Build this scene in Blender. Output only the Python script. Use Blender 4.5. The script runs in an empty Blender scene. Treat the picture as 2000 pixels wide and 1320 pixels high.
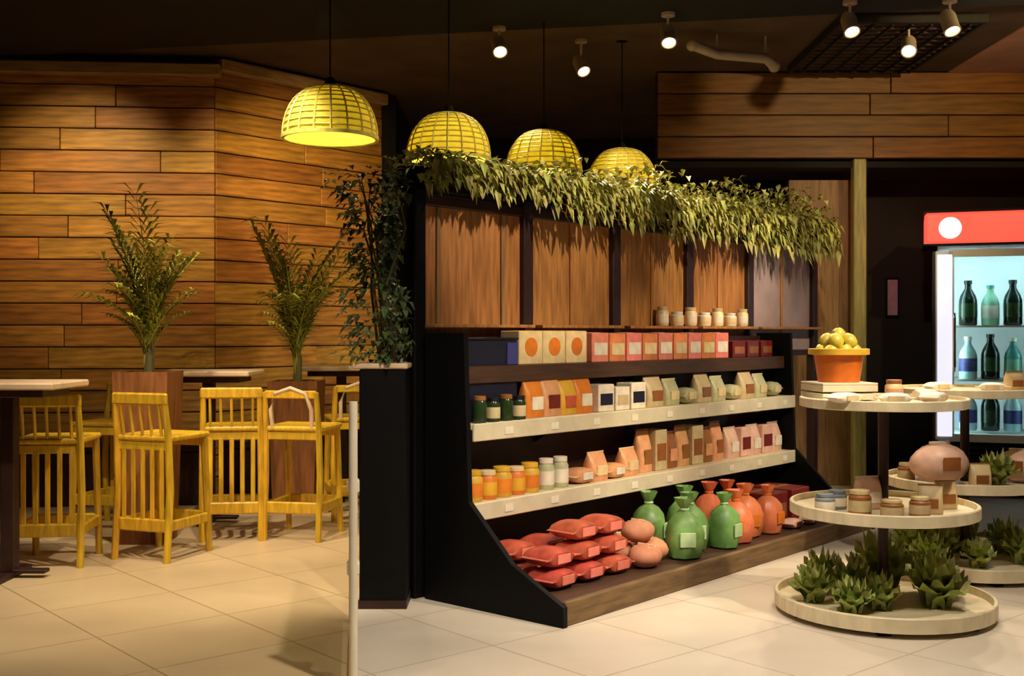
import bpy, math, random
from mathutils import Vector, Matrix
R = random.Random(11)
SC = bpy.context.scene
COL = SC.collection
PI = math.pi

# ------------------------------------------------------------------ camera
F, CX, HZ, CAMH = 2200.0, 1000.0, 650.0, 1.3          # px focal length, horizon row, eye height (m)
cd = bpy.data.cameras.new('camera'); cam = bpy.data.objects.new('camera', cd); COL.objects.link(cam)
cam.location = (0, 0, CAMH); cam.rotation_euler = (PI / 2, 0, 0)
cd.sensor_width = 36; cd.lens = F / 2000 * 36; cd.shift_y = -(660 - HZ) / 2000
cd.clip_start = .05; cd.clip_end = 60
SC.camera = cam
# ------------------------------------------------------------------ world, exposure
w = bpy.data.worlds.new('world'); SC.world = w; w.use_nodes = True
bg = w.node_tree.nodes['Background']; bg.inputs[0].default_value = (1, .8, .6, 1); bg.inputs[1].default_value = .008
SC.view_settings.view_transform = 'Standard'; SC.view_settings.look = 'None'
SC.view_settings.gamma = 1; SC.view_settings.use_curve_mapping = False
SC.view_settings.exposure = 0.55
# lamp strengths (watts); the lights themselves are made in the lamp builders
W_MARKET, W_GOODS, W_WALL, W_CAFE, W_PENDANT = 100, 250, 200, 150, 5.0
CAFEC = (1, .82, .60)
WARM, AMBER, NEUTRAL = (1, .80, .56), (1, .72, .32), (1, .86, .70)

# ------------------------------------------------------------------ helpers
def lin(c):
    c = c / 255.0
    return c / 12.92 if c <= .04045 else ((c + .055) / 1.055) ** 2.4
def rgb(c): return (lin(c[0]), lin(c[1]), lin(c[2]), 1)
MATS = {}
def mat(name, col, rough=.6, var=.25, scale=8, bump=0.0, metal=0, stretch=(1, 1, 1), island=False, objvar=0.0, emis=None, estr=0, col2=None):
    """procedural material: base colour broken by noise, optional per-object / per-leaf variation and bump"""
    if name in MATS: return MATS[name]
    m = bpy.data.materials.new(name); m.use_nodes = True; nt = m.node_tree; N = nt.nodes; L = nt.links
    b = N['Principled BSDF']; b.inputs['Roughness'].default_value = rough; b.inputs['Metallic'].default_value = metal
    tc = N.new('ShaderNodeTexCoord'); mp = N.new('ShaderNodeMapping'); mp.inputs['Scale'].default_value = stretch
    L.new(tc.outputs['Object'], mp.inputs[0])
    nz = N.new('ShaderNodeTexNoise'); nz.inputs['Scale'].default_value = scale; nz.inputs['Detail'].default_value = 5
    L.new(mp.outputs[0], nz.inputs['Vector'])
    mx = N.new('ShaderNodeMix'); mx.data_type = 'RGBA'
    c = rgb(col); d = rgb(col2) if col2 else tuple(x * (1 - var) for x in c[:3]) + (1,)
    e = tuple(min(1, x * (1 + var * .5)) for x in c[:3]) + (1,)
    mx.inputs['A'].default_value = e; mx.inputs['B'].default_value = d
    rp = N.new('ShaderNodeValToRGB'); rp.color_ramp.elements[0].position = .35; rp.color_ramp.elements[1].position = .68
    L.new(nz.outputs[0], rp.inputs[0])
    out = mx.outputs['Result']; fac = rp.outputs[0]
    L.new(fac, mx.inputs['Factor'])
    if island or objvar:
        hs = N.new('ShaderNodeHueSaturation')
        if island:
            src = N.new('ShaderNodeNewGeometry').outputs['Random Per Island']; amp = .5
        else:
            src = N.new('ShaderNodeObjectInfo').outputs['Random']; amp = objvar
        mr = N.new('ShaderNodeMapRange'); mr.inputs[3].default_value = 1 - amp; mr.inputs[4].default_value = 1 + amp
        L.new(src, mr.inputs[0]); L.new(mr.outputs[0], hs.inputs['Value'])
        mr2 = N.new('ShaderNodeMapRange'); mr2.inputs[3].default_value = .5 - .035 * amp * 2; mr2.inputs[4].default_value = .5 + .03 * amp * 2
        ml = N.new('ShaderNodeMath'); ml.operation = 'MULTIPLY_ADD'; ml.inputs[1].default_value = 7.3; ml.inputs[2].default_value = .1
        fr = N.new('ShaderNodeMath'); fr.operation = 'FRACT'
        L.new(src, ml.inputs[0]); L.new(ml.outputs[0], fr.inputs[0]); L.new(fr.outputs[0], mr2.inputs[0]); L.new(mr2.outputs[0], hs.inputs['Hue'])
        L.new(out, hs.inputs['Color']); out = hs.outputs[0]
    L.new(out, b.inputs['Base Color'])
    if bump:
        bp = N.new('ShaderNodeBump'); bp.inputs['Strength'].default_value = bump; bp.inputs['Distance'].default_value = .01
        L.new(nz.outputs[0], bp.inputs['Height']); L.new(bp.outputs[0], b.inputs['Normal'])
    if emis:
        b.inputs['Emission Color'].default_value = rgb(emis); b.inputs['Emission Strength'].default_value = estr
    MATS[name] = m; return m
def glass_mat(name, tint=(235, 245, 240), alpha=.06):
    if name in MATS: return MATS[name]
    m = bpy.data.materials.new(name); m.use_nodes = True; nt = m.node_tree; N = nt.nodes; L = nt.links
    for n in list(N):
        if n.type == 'BSDF_PRINCIPLED': N.remove(n)
    o = [n for n in N if n.type == 'OUTPUT_MATERIAL'][0]
    t = N.new('ShaderNodeBsdfTransparent'); t.inputs[0].default_value = rgb(tint)
    g = N.new('ShaderNodeBsdfGlossy'); g.inputs['Roughness'].default_value = .02
    fr = N.new('ShaderNodeFresnel'); fr.inputs[0].default_value = 1.45
    mx = N.new('ShaderNodeMixShader')
    ml = N.new('ShaderNodeMath'); ml.operation = 'MULTIPLY'; ml.inputs[1].default_value = .7
    L.new(fr.outputs[0], ml.inputs[0]); L.new(ml.outputs[0], mx.inputs[0])
    L.new(t.outputs[0], mx.inputs[1]); L.new(g.outputs[0], mx.inputs[2]); L.new(mx.outputs[0], o.inputs[0])
    MATS[name] = m; return m
def shade_mat(name, col):
    m = bpy.data.materials.new(name); m.use_nodes = True; nt = m.node_tree; N = nt.nodes; L = nt.links
    for n in list(N):
        if n.type == 'BSDF_PRINCIPLED': N.remove(n)
    o = [n for n in N if n.type == 'OUTPUT_MATERIAL'][0]
    tc = N.new('ShaderNodeTexCoord'); nz = N.new('ShaderNodeTexNoise'); nz.inputs['Scale'].default_value = 30
    L.new(tc.outputs['Object'], nz.inputs['Vector'])
    mx = N.new('ShaderNodeMix'); mx.data_type = 'RGBA'; c = rgb(col)
    mx.inputs['A'].default_value = c; mx.inputs['B'].default_value = tuple(x * .7 for x in c[:3]) + (1,)
    L.new(nz.outputs[0], mx.inputs['Factor'])
    d = N.new('ShaderNodeBsdfDiffuse'); t = N.new('ShaderNodeBsdfTranslucent'); ms = N.new('ShaderNodeMixShader'); ms.inputs[0].default_value = .45
    L.new(mx.outputs['Result'], d.inputs[0]); L.new(mx.outputs['Result'], t.inputs[0])
    L.new(d.outputs[0], ms.inputs[1]); L.new(t.outputs[0], ms.inputs[2]); L.new(ms.outputs[0], o.inputs[0])
    MATS[name] = m; return m
def tile_mat(name, col, joint, size, rough):
    m = bpy.data.materials.new(name); m.use_nodes = True; nt = m.node_tree; N = nt.nodes; L = nt.links
    b = N['Principled BSDF']; b.inputs['Roughness'].default_value = rough
    tc = N.new('ShaderNodeTexCoord'); mp = N.new('ShaderNodeMapping'); mp.inputs['Rotation'].default_value = (0, 0, math.radians(49.2))
    L.new(tc.outputs['Object'], mp.inputs[0])
    br = N.new('ShaderNodeTexBrick'); br.offset = 0; br.inputs['Scale'].default_value = 1; br.inputs['Mortar Size'].default_value = .004
    br.inputs['Brick Width'].default_value = size; br.inputs['Row Height'].default_value = size
    c = rgb(col); br.inputs['Color1'].default_value = c; br.inputs['Color2'].default_value = tuple(x * .94 for x in c[:3]) + (1,)
    br.inputs['Mortar'].default_value = rgb(joint); L.new(mp.outputs[0], br.inputs['Vector'])
    nz = N.new('ShaderNodeTexNoise'); nz.inputs['Scale'].default_value = 2.5; nz.inputs['Detail'].default_value = 6
    L.new(tc.outputs['Object'], nz.inputs['Vector'])
    mx = N.new('ShaderNodeMix'); mx.data_type = 'RGBA'; mx.blend_type = 'MULTIPLY'; mx.inputs['Factor'].default_value = .35
    L.new(br.outputs['Color'], mx.inputs['A']); L.new(nz.outputs['Color'], mx.inputs['B'])
    rp = N.new('ShaderNodeValToRGB'); rp.color_ramp.elements[0].color = (.72, .68, .62, 1); rp.color_ramp.elements[1].color = (1, 1, 1, 1)
    rp.color_ramp.elements[0].position = .3; rp.color_ramp.elements[1].position = .65
    L.new(nz.outputs[0], rp.inputs[0]); L.new(rp.outputs[0], mx.inputs['B'])
    L.new(mx.outputs['Result'], b.inputs['Base Color'])
    MATS[name] = m; return m

class MB:
    def __init__(s): s.v = []; s.f = []
    def add(s, vs, fs):
        o = len(s.v); s.v += [tuple(p) for p in vs]; s.f += [tuple(i + o for i in f) for f in fs]; return s
    def box(s, c, d, ch=0.0, M=None):
        hx, hy, hz = d[0] / 2, d[1] / 2, d[2] / 2
        if ch <= 0:
            vs = [(x * hx, y * hy, z * hz) for z in (-1, 1) for y in (-1, 1) for x in (-1, 1)]
            fs = [(0, 2, 3, 1), (4, 5, 7, 6), (0, 1, 5, 4), (2, 6, 7, 3), (0, 4, 6, 2), (1, 3, 7, 5)]
        else:
            ch = min(ch, hx * .9, hy * .9, hz * .9); vs = []; idx = {}
            for sx in (-1, 1):
                for sy in (-1, 1):
                    for sz in (-1, 1):
                        for a in range(3):
                            p = [sx * (hx - ch), sy * (hy - ch), sz * (hz - ch)]
                            p[a] = (sx * hx, sy * hy, sz * hz)[a]
                            idx[(sx, sy, sz, a)] = len(vs); vs.append(tuple(p))
            fs = []
            for a in range(3):
                b_, c_ = (a + 1) % 3, (a + 2) % 3
                for sg in (-1, 1):
                    q = []
                    for (u, v_) in ((-1, -1), (1, -1), (1, 1), (-1, 1)):
                        k = [0, 0, 0]; k[a] = sg; k[b_] = u; k[c_] = v_; q.append(idx[(k[0], k[1], k[2], a)])
                    fs.append(tuple(q if sg > 0 else q[::-1]))
                for u in (-1, 1):
                    for v_ in (-1, 1):
                        k1 = [0, 0, 0]; k1[b_] = u; k1[c_] = v_; k2 = k1[:]; k1[a] = -1; k2[a] = 1
                        q = [idx[(*k1, b_)], idx[(*k2, b_)], idx[(*k2, c_)], idx[(*k1, c_)]]
                        fs.append(tuple(q if u * v_ > 0 else q[::-1]))
            for sx in (-1, 1):
                for sy in (-1, 1):
                    for sz in (-1, 1):
                        q = [idx[(sx, sy, sz, a)] for a in range(3)]
                        fs.append(tuple(q if sx * sy * sz > 0 else q[::-1]))
        if M is not None: vs = [tuple(M @ Vector(p)) for p in vs]
        return s.add([(p[0] + c[0], p[1] + c[1], p[2] + c[2]) for p in vs], fs)
    def lathe(s, prof, n=24, c=(0, 0, 0), sx=1, sy=1):
        vs = []; fs = []; k = len(prof)
        for i in range(n):
            a = 2 * PI * i / n
            for (r, z) in prof: vs.append((c[0] + r * math.cos(a) * sx, c[1] + r * math.sin(a) * sy, c[2] + z))
        for i in range(n):
            j = (i + 1) % n
            for q in range(k - 1): fs.append((i * k + q, j * k + q, j * k + q + 1, i * k + q + 1))
        return s.add(vs, fs)
    def tube(s, pts, r, n=8, cap=True):
        pts = [Vector(p) for p in pts]; vs = []; fs = []; m = len(pts)
        rr = r if isinstance(r, (list, tuple)) else [r] * m
        up = Vector((0, 0, 1)); 
        for i, p in enumerate(pts):
            d = (pts[min(i + 1, m - 1)] - pts[max(i - 1, 0)]).normalized()
            a = d.cross(up) if abs(d.dot(up)) < .95 else d.cross(Vector((1, 0, 0)))
            a.normalize(); b = d.cross(a)
            for k in range(n):
                t = 2 * PI * k / n; vs.append(p + rr[i] * (math.cos(t) * a + math.sin(t) * b))
        for i in range(m - 1):
            for k in range(n):
                k2 = (k + 1) % n; fs.append((i * n + k, i * n + k2, (i + 1) * n + k2, (i + 1) * n + k))
        if cap: fs.append(tuple(range(n))[::-1]); fs.append(tuple((m - 1) * n + k for k in range(n)))
        return s.add(vs, fs)
    def prism(s, poly, a, b, axis='x'):
        """extrude a closed polygon between a and b along an axis"""
        n = len(poly); vs = []
        for t in (a, b):
            for (p, q) in poly: vs.append({'x': (t, p, q), 'y': (p, t, q), 'z': (p, q, t)}[axis])
        fs = [tuple(range(n))[::-1], tuple(range(n, 2 * n))] + [(i, (i + 1) % n, n + (i + 1) % n, n + i) for i in range(n)]
        return s.add(vs, fs)
    def ell(s, c, r, n=14, m=8, lump=0, seed=0):
        q = random.Random(seed); vs = []; fs = []; ph = [q.random() * 6 for _ in range(4)]
        for i in range(m + 1):
            th = PI * i / m
            for k in range(n):
                a = 2 * PI * k / n
                f = 1 + lump * math.sin(3 * a + ph[0]) * math.sin(2 * th + ph[1]) + lump * .6 * math.sin(5 * a + ph[2]) * math.sin(3 * th)
                vs.append((c[0] + r[0] * f * math.sin(th) * math.cos(a), c[1] + r[1] * f * math.sin(th) * math.sin(a), c[2] - r[2] * math.cos(th)))
        for i in range(m):
            for k in range(n):
                k2 = (k + 1) % n; fs.append((i * n + k, i * n + k2, (i + 1) * n + k2, (i + 1) * n + k))
        return s.add(vs, fs)
    def leaf(s, p, d, up, ln, wd, droop=.25):
        p = Vector(p); d = Vector(d).normalized(); sd = d.cross(Vector(up))
        if sd.length < .05: sd = d.cross(Vector((1, .3, .2)))
        sd.normalize(); nn = sd.cross(d)
        m = p + d * ln * .45 + nn * ln * .06; t = p + d * ln - Vector((0, 0, ln * droop))
        return s.add([p, m + sd * wd / 2 + nn * wd * .15, m, m - sd * wd / 2 + nn * wd * .15, t], [(0, 2, 1), (0, 3, 2), (1, 2, 4), (2, 3, 4)])
    def mesh(s, name, material, smooth=False):
        me = bpy.data.meshes.new(name); me.from_pydata(s.v, [], s.f); me.materials.append(material)
        if smooth:
            me.polygons.foreach_set('use_smooth', [True] * len(me.polygons))
            try: me.set_sharp_from_angle(angle=math.radians(40))
            except Exception: pass
        me.update(); return me
    def build(s, name, material, parent=None, smooth=False, loc=None, rz=None):
        return link(name, s.mesh(name, material, smooth), parent, loc, rz)
def link(name, me, parent=None, loc=None, rz=None):
    o = bpy.data.objects.new(name, me); COL.objects.link(o)
    if parent: o.parent = parent
    if loc is not None: o.location = loc
    if rz is not None: o.rotation_euler = (0, 0, rz)
    return o
def tag(o, label, cat, group=None):
    o['label'] = label; o['category'] = cat
    if group: o['group'] = group
    return o
def thing(name, label, cat, loc=(0, 0, 0), rz=0, group=None):
    return tag(link(name, None, None, loc, rz), label, cat, group)
def struct(o, label=None):
    o['kind'] = 'structure'
    if label: o['label'] = label
    return o
KIDS = {}
def copy_tree(o, loc, rz, label=None, scale=None):
    def cp(a, par):
        c = a.copy(); COL.objects.link(c)
        if par: c.parent = par
        for ch in [k for k in a.children]: cp(ch, c)
        return c
    c = cp(o, None); c.location = loc; c.rotation_euler = (0, 0, rz)
    if label: c['label'] = label
    if scale: c.scale = scale
    return c
def px(x, y, D): return Vector(((x - CX) / F * D, D, CAMH - (y - HZ) / F * D))
ORD = ['first', 'second', 'third', 'fourth', 'fifth', 'sixth', 'seventh', 'eighth', 'ninth', 'tenth', 'eleventh', 'twelfth', 'thirteenth', 'fourteenth', 'fifteenth', 'sixteenth']
# gondola frame of reference: t along its front, s into its depth
E1 = Vector((.653, .757, 0)).normalized(); E2 = Vector((-E1.y, E1.x, 0)); GC = Vector((.225, 4.948, 0)); GR = math.atan2(E1.y, E1.x)
def G(t, s, z=0): return GC + E1 * t + E2 * s + Vector((0, 0, z))

# ------------------------------------------------------------------ materials
M_floor = tile_mat('ivory floor tile', (226, 214, 196), (186, 172, 152), .6, .32)
M_floor2 = tile_mat('honey floor tile', (212, 188, 148), (168, 140, 100), .6, .36)
M_black = mat('black ceiling paint', (10, 9, 9), .9, .3, 3)
M_brownceil = mat('dark brown ceiling', (84, 64, 48), .85, .3, 3)
M_backing = mat('dark joint backing', (34, 20, 10), .9)
M_plank = mat('warm cedar plank', (188, 132, 58), .5, .45, 3, .15, stretch=(1.2, 14, 14), objvar=.22)
M_fascia = mat('brown stained fascia board', (140, 88, 28), .5, .4, 3, .12, stretch=(1, 12, 12), objvar=.14)
M_cornice = mat('pale timber cornice', (176, 140, 92), .5, .3, 5, stretch=(1, 9, 9))
M_darkwall = mat('near black wall paint', (26, 20, 18), .85, .3, 3)
M_tan = mat('tan timber panel', (152, 116, 74), .6, .35, 4, stretch=(12, 12, 1))
M_olivepost = mat('pale olive timber post', (168, 158, 96), .55, .3, 5, stretch=(10, 10, 1))
M_metal = mat('black powder coated steel', (11, 10, 11), .6, .3, 20)
M_metal.node_tree.nodes['Principled BSDF'].inputs['Specular IOR Level'].default_value = .15
M_darkred = mat('dark maroon steel', (46, 20, 18), .5, .3, 14)
M_steel = mat('brushed steel', (225, 215, 195), .28, .1, 20, metal=1, stretch=(1, 1, .1))
M_yellow = mat('yellow ochre lacquered wood', (212, 168, 40), .42, .3, 6, .05, stretch=(6, 6, 1), objvar=.12)
M_tabletop = mat('pale whitewood table top', (226, 196, 160), .45, .2, 5, stretch=(1, 9, 1))
M_brownbox = mat('reddish brown planter wood', (134, 82, 34), .6, .4, 4, stretch=(9, 9, 1))
M_soil = mat('dark soil', (40, 28, 18), .95, .5, 40, .6)
M_leafp = mat('olive green palm leaf', (150, 150, 52), .5, .3, 9, island=True)
M_leafv = mat('mid green vine leaf', (182, 182, 92), .5, .35, 9, island=True)
M_leafd = mat('deep green climber leaf', (74, 92, 50), .5, .35, 9, island=True)
M_leafl = mat('fresh green salad leaf', (158, 172, 88), .5, .4, 14, objvar=.28)
M_stem = mat('green brown stem', (92, 84, 40), .7)
M_price = mat('ivory price rail', (216, 206, 176), .4, .1, 10)
M_wooddk = mat('dark brown shelf wood', (70, 44, 26), .6, .35, 5, stretch=(1, 9, 9))
M_baseboard = mat('olive brown base board', (112, 86, 54), .6, .4, 5, stretch=(1, 9, 9))
M_panel = mat('brown wood back panel', (172, 118, 60), .55, .4, 4, .06, stretch=(10, 10, 1), objvar=.1)
M_mauve = mat('mauve grey panel', (168, 146, 142), .6, .15, 5)
M_rattan = mat('golden rattan strip', (216, 200, 96), .55, .3, 30)
M_shade = shade_mat('translucent bamboo skin', (226, 214, 100))
M_bulb = mat('glowing warm bulb', (255, 230, 180), .5, 0, 1, emis=(255, 220, 160), estr=14)
M_lens = mat('glowing spotlight lens', (255, 240, 215), .5, 0, 1, emis=(255, 226, 190), estr=5)
M_cream = mat('cream tray board', (222, 208, 172), .45, .15, 6, stretch=(1, 6, 1))
M_glass = glass_mat('clear glass')
M_satin = mat('satin ivory metal', (250, 240, 214), .35, .08, 6)
M_palemetal = mat('pale grey painted metal', (190, 170, 150), .45, .1, 6)

# ------------------------------------------------------------------ the setting
# floors: market side and cafe side meet along a line that runs from the planter box towards the viewer
la, lb = Vector((-.20, 1.2, 0)), Vector((-.78, 5.5, 0)); lc = Vector((-.78, 13, 0))
fl = MB().prism([(la.x, -1.5), (6.5, -1.5), (6.5, 13), (lc.x, lc.y), (lb.x, lb.y), (la.x, la.y)], -.1, 0, 'z').build('floor', M_floor); struct(fl)
fl = MB().prism([(-6.5, -1.5), (la.x, -1.5), (la.x, la.y), (lb.x, lb.y), (lc.x, lc.y), (-6.5, 13)], -.1, 0, 'z').build('floor_left', M_floor2); struct(fl)
# ceilings
struct(MB().box((0, 6, 3.53), (13, 15, .14)).build('ceiling', M_brownceil))
struct(MB().prism([(-6.4, -1.4), (6.4, -1.4), (6.4, 6.62), (-6.4, 9.02)], 3.4, 3.455, 'z').build('ceiling_front', M_black))
struct(MB().box((5.0, 8.0, 3.452), (2.8, 2.6, .012)).build('ceiling_right', mat('dusky brown ceiling board', (196, 146, 130), .8, .2, 3)))
# planked cafe walls
WA = Vector((-2.33, 8.84, 0)); WB = Vector((-1.18, 10.17, 0)); WL = Vector((-6.4, 8.5, 0))
def plank_wall(name, A, B, z0, z1, ph, m, th=.1, lens=(.9, 1.9), seed=1):
    """backing slab from A to B with its visible face towards the viewer; boards are children"""
    d = B - A; Ln = d.length; ang = math.atan2(d.y, d.x)
    root = MB().box((Ln / 2, th / 2 + .012, (z0 + z1) / 2), (Ln, th, z1 - z0)).build(name, M_backing, None, loc=(A.x, A.y, 0), rz=ang); struct(root)
    q = random.Random(seed); z = z0
    while z < z1 - .03:
        h = min(ph, z1 - z); x = 0
        while x < Ln - .02:
            l = q.uniform(*lens); 
            if x + l > Ln - .35: l = Ln - x
            pr = q.uniform(-.004, .006)
            MB().box((0, 0, 0), (l - .006, .022, h - .008), .004).build('plank', m, root, loc=(x + l / 2, pr, z + h / 2))
            x += l
        z += h
    return root
plank_wall('wall_left', WL, WA, 0, 3.4, .17, M_plank, seed=3)
plank_wall('wall_back', WA, WB, 0, 3.45, .17, M_plank, lens=(.7, 1.2), seed=5)
struct(MB().box((0, 0, 0), (4.2, .1, .1), .012).build('trim_1', M_cornice, None, loc=(-4.36, 8.60, 3.34), rz=math.atan2(.34, 4.07)))
v = WB - WA
struct(MB().box((0, 0, 0), (v.length, .09, .1), .012).build('trim_2', M_cornice, None, loc=((WA + WB) / 2 + Vector((.045, -.05, 3.39))), rz=math.atan2(v.y, v.x)))
struct(MB().prism([(WB.x, WB.y + .02), (WB.x + .12, WB.y + .1), (WB.x + .12, 12.5), (WB.x, 12.5)], 0, 3.45, 'z').build('wall_far_left', M_darkwall))
struct(MB().box((2.6, 12.55, 1.725), (7.8, .1, 3.45)).build('wall_rear', M_darkwall))
struct(MB().box((6.45, 5.5, 1.725), (.1, 14, 3.45)).build('wall_right', M_darkwall))
struct(MB().box((-6.45, 3.5, 1.725), (.1, 10, 3.45)).build('wall_far_side', M_plank))
# timber fascia over the right hand recess, its post, the tan panel and the dark recess wall
plank_wall('wall_fascia', Vector((1.2, 9.3, 0)), Vector((6.4, 9.3, 0)), 2.74, 3.45, .178, M_fascia, th=.12, lens=(1.6, 2.4), seed=8)
struct(MB().box((0, 0, 1.37), (.105, .1, 2.74), .008).build('trim_3', M_olivepost, None, loc=(2.88, 9.36, 0)), 'pale olive timber post')
struct(MB().box((2.64, 9.62, 1.3), (.56, .06, 2.6)).build('wall_panel', M_tan))
struct(MB().box((4.68, 10.25, 1.37), (3.4, .1, 2.74)).build('wall_recess', M_darkwall))
struct(MB().box((1.2 + 2.6, 9.75, 2.70), (5.2, .78, .05)).build('ceiling_recess', M_darkwall))
# thin steel strip where the two floors meet
d = lb - la
struct(MB().box((0, 0, .003), (d.length, .02, .006)).build('trim_4', M_steel, None, loc=(la + lb) / 2, rz=math.atan2(d.y, d.x)))

# ------------------------------------------------------------------ ceiling spotlights (each holds its own light)
def spot_light(parent, power, color, size, blend, r=.04):
    ld = bpy.data.lights.new('spot_beam', 'SPOT'); ld.energy = power; ld.color = color; ld.spot_size = math.radians(size); ld.spot_blend = blend; ld.shadow_soft_size = r
    o = bpy.data.objects.new('spot_beam', ld); COL.objects.link(o); o.parent = parent; return o
def spotlight(loc, aim, power, color, size, label, top=3.4, lens=M_lens, r=.05, blend=.6):
    t = thing('ceiling_spotlight', label, 'spotlight', (loc[0], loc[1], top), 0, 'ceiling spotlights')
    dz = loc[2] - top
    MB().lathe([(0, -.0), (.045, 0), (.045, -.022), (0, -.022)], 16).build('base_plate', M_palemetal, t, True)
    MB().tube([(0, 0, -.02), (0, 0, dz + .03)], .009, 8).build('stem', M_palemetal, t, True)
    d = (Vector(aim) - Vector(loc)).normalized(); q = d.to_track_quat('-Z', 'Y')
    h = MB().lathe([(0, .09), (r * .75, .085), (r, .05), (r, -.05), (r * 1.06, -.055), (r * 1.06, -.07), (r * .9, -.07), (r * .86, -.052)], 20).build('housing', M_palemetal, t, True)
    h.location = (0, 0, dz); h.rotation_mode = 'QUATERNION'; h.rotation_quaternion = q
    MB().lathe([(0, -.054), (r * .86, -.052)], 20).build('lens', lens, h)
    if power:
        s = spot_light(h, power, color, size, blend); s.location = (0, 0, -.08)
    return t
LOWF = [((975, 90), 3.27, (.3, 5.4, .5), 'small ceiling spotlight furthest left, above the second woven lamp'),
        ((1135, 128), 3.27, (1.4, 6.4, .6), 'small low ceiling spotlight above the third woven lamp'),
        ((1305, 70), 3.25, (1.0, 5.6, .6), 'ceiling spotlight just left of the pale light bar'),
        ((1660, 48), 3.25, (2.3, 5.2, .3), 'bright ceiling spotlight at the left edge of the dark grille'),
        ((1775, 90), 3.27, (1.9, 5.4, .9), 'ceiling spotlight in the middle of the dark grille'),
        ((1855, 45), 3.25, (3.0, 5.6, .4), 'ceiling spotlight at the right edge of the dark grille')]
for (p, z, aim, lab) in LOWF:
    D = (z - CAMH) * F / (HZ - p[1]); X = (p[0] - CX) / F * D
    top = 3.4 if D < 6.62 + (6.4 - X) * .1875 else 3.46
    spotlight((X, D, z), aim, W_GOODS * .35, WARM, 60, lab, top)
# unseen spotlights added on the near ceiling to brighten floor, goods, panels and fascia
for (p, aim, pw, c, sz, lab) in [
    ((2.6, 3.6, 3.25), G(.75, .35, .55), W_GOODS, WARM, 36, 'added unseen spotlight turned on the left end of the shelving'),
    ((3.1, 4.6, 3.25), G(2.1, .4, .6), W_GOODS, WARM, 38, 'added unseen spotlight turned on the middle of the shelving'),
    ((3.5, 5.6, 3.25), G(3.4, .6, .9), W_GOODS * .8, WARM, 40, 'added unseen spotlight turned on the far end of the shelving'),
    ((1.3, 3.3, 3.25), (1.2, 4.3, 0), W_MARKET, NEUTRAL, 75, 'added unseen spotlight over the ivory floor'),
    ((2.3, 4.3, 3.25), (2.0, 5.2, 0), W_MARKET, NEUTRAL, 70, 'added unseen spotlight over the round display stands'),
    ((.2, 3.2, 3.25), (-.2, 4.2, 0), W_MARKET * 1.7, NEUTRAL, 82, 'added unseen spotlight over the floor before the shelving'),
    ((1.9, 4.5, 3.25), G(.9, .92, 2.12), W_GOODS * .7, WARM, 42, 'added unseen spotlight brightening the first brown panels'),
    ((2.6, 5.6, 3.25), G(2.8, .92, 2.15), W_GOODS * .75, WARM, 42, 'added unseen spotlight brightening the further brown panels'),
    ((3.4, 6.0, 3.25), (3.0, 9.3, 2.9), W_GOODS * .36, AMBER, 60, 'added unseen spotlight brightening the timber fascia'),
    ((2.3, 6.3, 3.25), (2.78, 9.4, 1.9), W_GOODS * .3, WARM, 34, 'added unseen spotlight brightening the pale olive post'),
    ((-1.2, 3.4, 3.25), (-1.1, 4.8, 0), W_CAFE * .2, CAFEC, 64, 'added unseen spotlight brightening the floor before the glass gate'),
    ((-1.3, 5.4, 3.25), (-1.5, 6.6, 0), W_CAFE, CAFEC, 62, 'added unseen spotlight over the cafe floor'),
    ((-2.6, 4.6, 3.25), (-2.3, 5.9, .4), W_CAFE, CAFEC, 66, 'added unseen spotlight over the first bar table'),
    ((-1.9, 6.2, 3.25), (-1.7, 7.5, .7), W_CAFE * .8, CAFEC, 60, 'added unseen spotlight over the middle bar table')]:
    spotlight(p, aim, pw, c, sz, lab)
# recessed wall washers close to the plank wall
for i, (x, y, ax) in enumerate([(-3.2, 6.75, -3.32), (-2.0, 6.75, -1.95), (-4.9, 6.5, -4.9), (-1.1, 7.0, -1.6)]):
    lab = ['recessed downlight washing the left bright band of planks', 'recessed downlight washing the plank wall corner', 'recessed downlight beyond the left edge of the picture', 'recessed downlight washing the receding plank wall'][i]
    zt = 3.4
    t = thing('recessed_downlight', lab, 'downlight', (x, y, zt), 0, 'recessed wall washers')
    MB().lathe([(.04, 0), (.06, 0), (.06, -.008), (.045, -.012), (.04, -.004)], 20).build('trim_ring', M_metal, t, True)
    MB().lathe([(0, -.003), (.041, -.003)], 20).build('lens', M_lens, t)
    s = spot_light(t, W_WALL * (.66, .72, .2, .6)[i], AMBER, (50, 48, 40, 48)[i], 1.0); s.location = (0, 0, -.03)
    d = Vector((ax, [8.72, 8.9, 8.65, 9.65][i], (2.35, 2.3, 2.2, 2.5)[i])) - Vector((x, y, zt)); s.rotation_mode = 'QUATERNION'; s.rotation_quaternion = d.to_track_quat('-Z', 'Y')
# pale linear track bar and the dark square grille
tb = thing('track_light_bar', 'pale kinked light track bar under the dark ceiling', 'track light')
a, b, c, e = [px(x, y, D) for (x, y, D) in ((1352, 88, 8.0), (1400, 106, 8.15), (1495, 114, 8.2), (1512, 130, 8.3))]
MB().tube([a, b, c, e], .036, 10).build('bar', M_palemetal, tb, True)
for p in (b, c): MB().tube([p + Vector((0, 0, .03)), (p.x, p.y, 3.46)], .008, 6).build('hanger', M_palemetal, tb)
for p in (a, e): MB().ell(p, (.045, .045, .045), 12, 6).build('end_cap', M_palemetal, tb, True)
gr = thing('ceiling_grille', 'dark square slatted ceiling grille between spotlights', 'grille', (2.72, 8.35, 3.455), 0); gr.scale = (.66, .94, 1)
MB().box((0, -.78, -.03), (1.5, .04, .06)).box((0, .78, -.03), (1.5, .04, .06)).box((-.73, 0, -.03), (.04, 1.52, .06)).box((.73, 0, -.03), (.04, 1.52, .06)).build('grille_frame', M_darkwall, gr)
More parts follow.
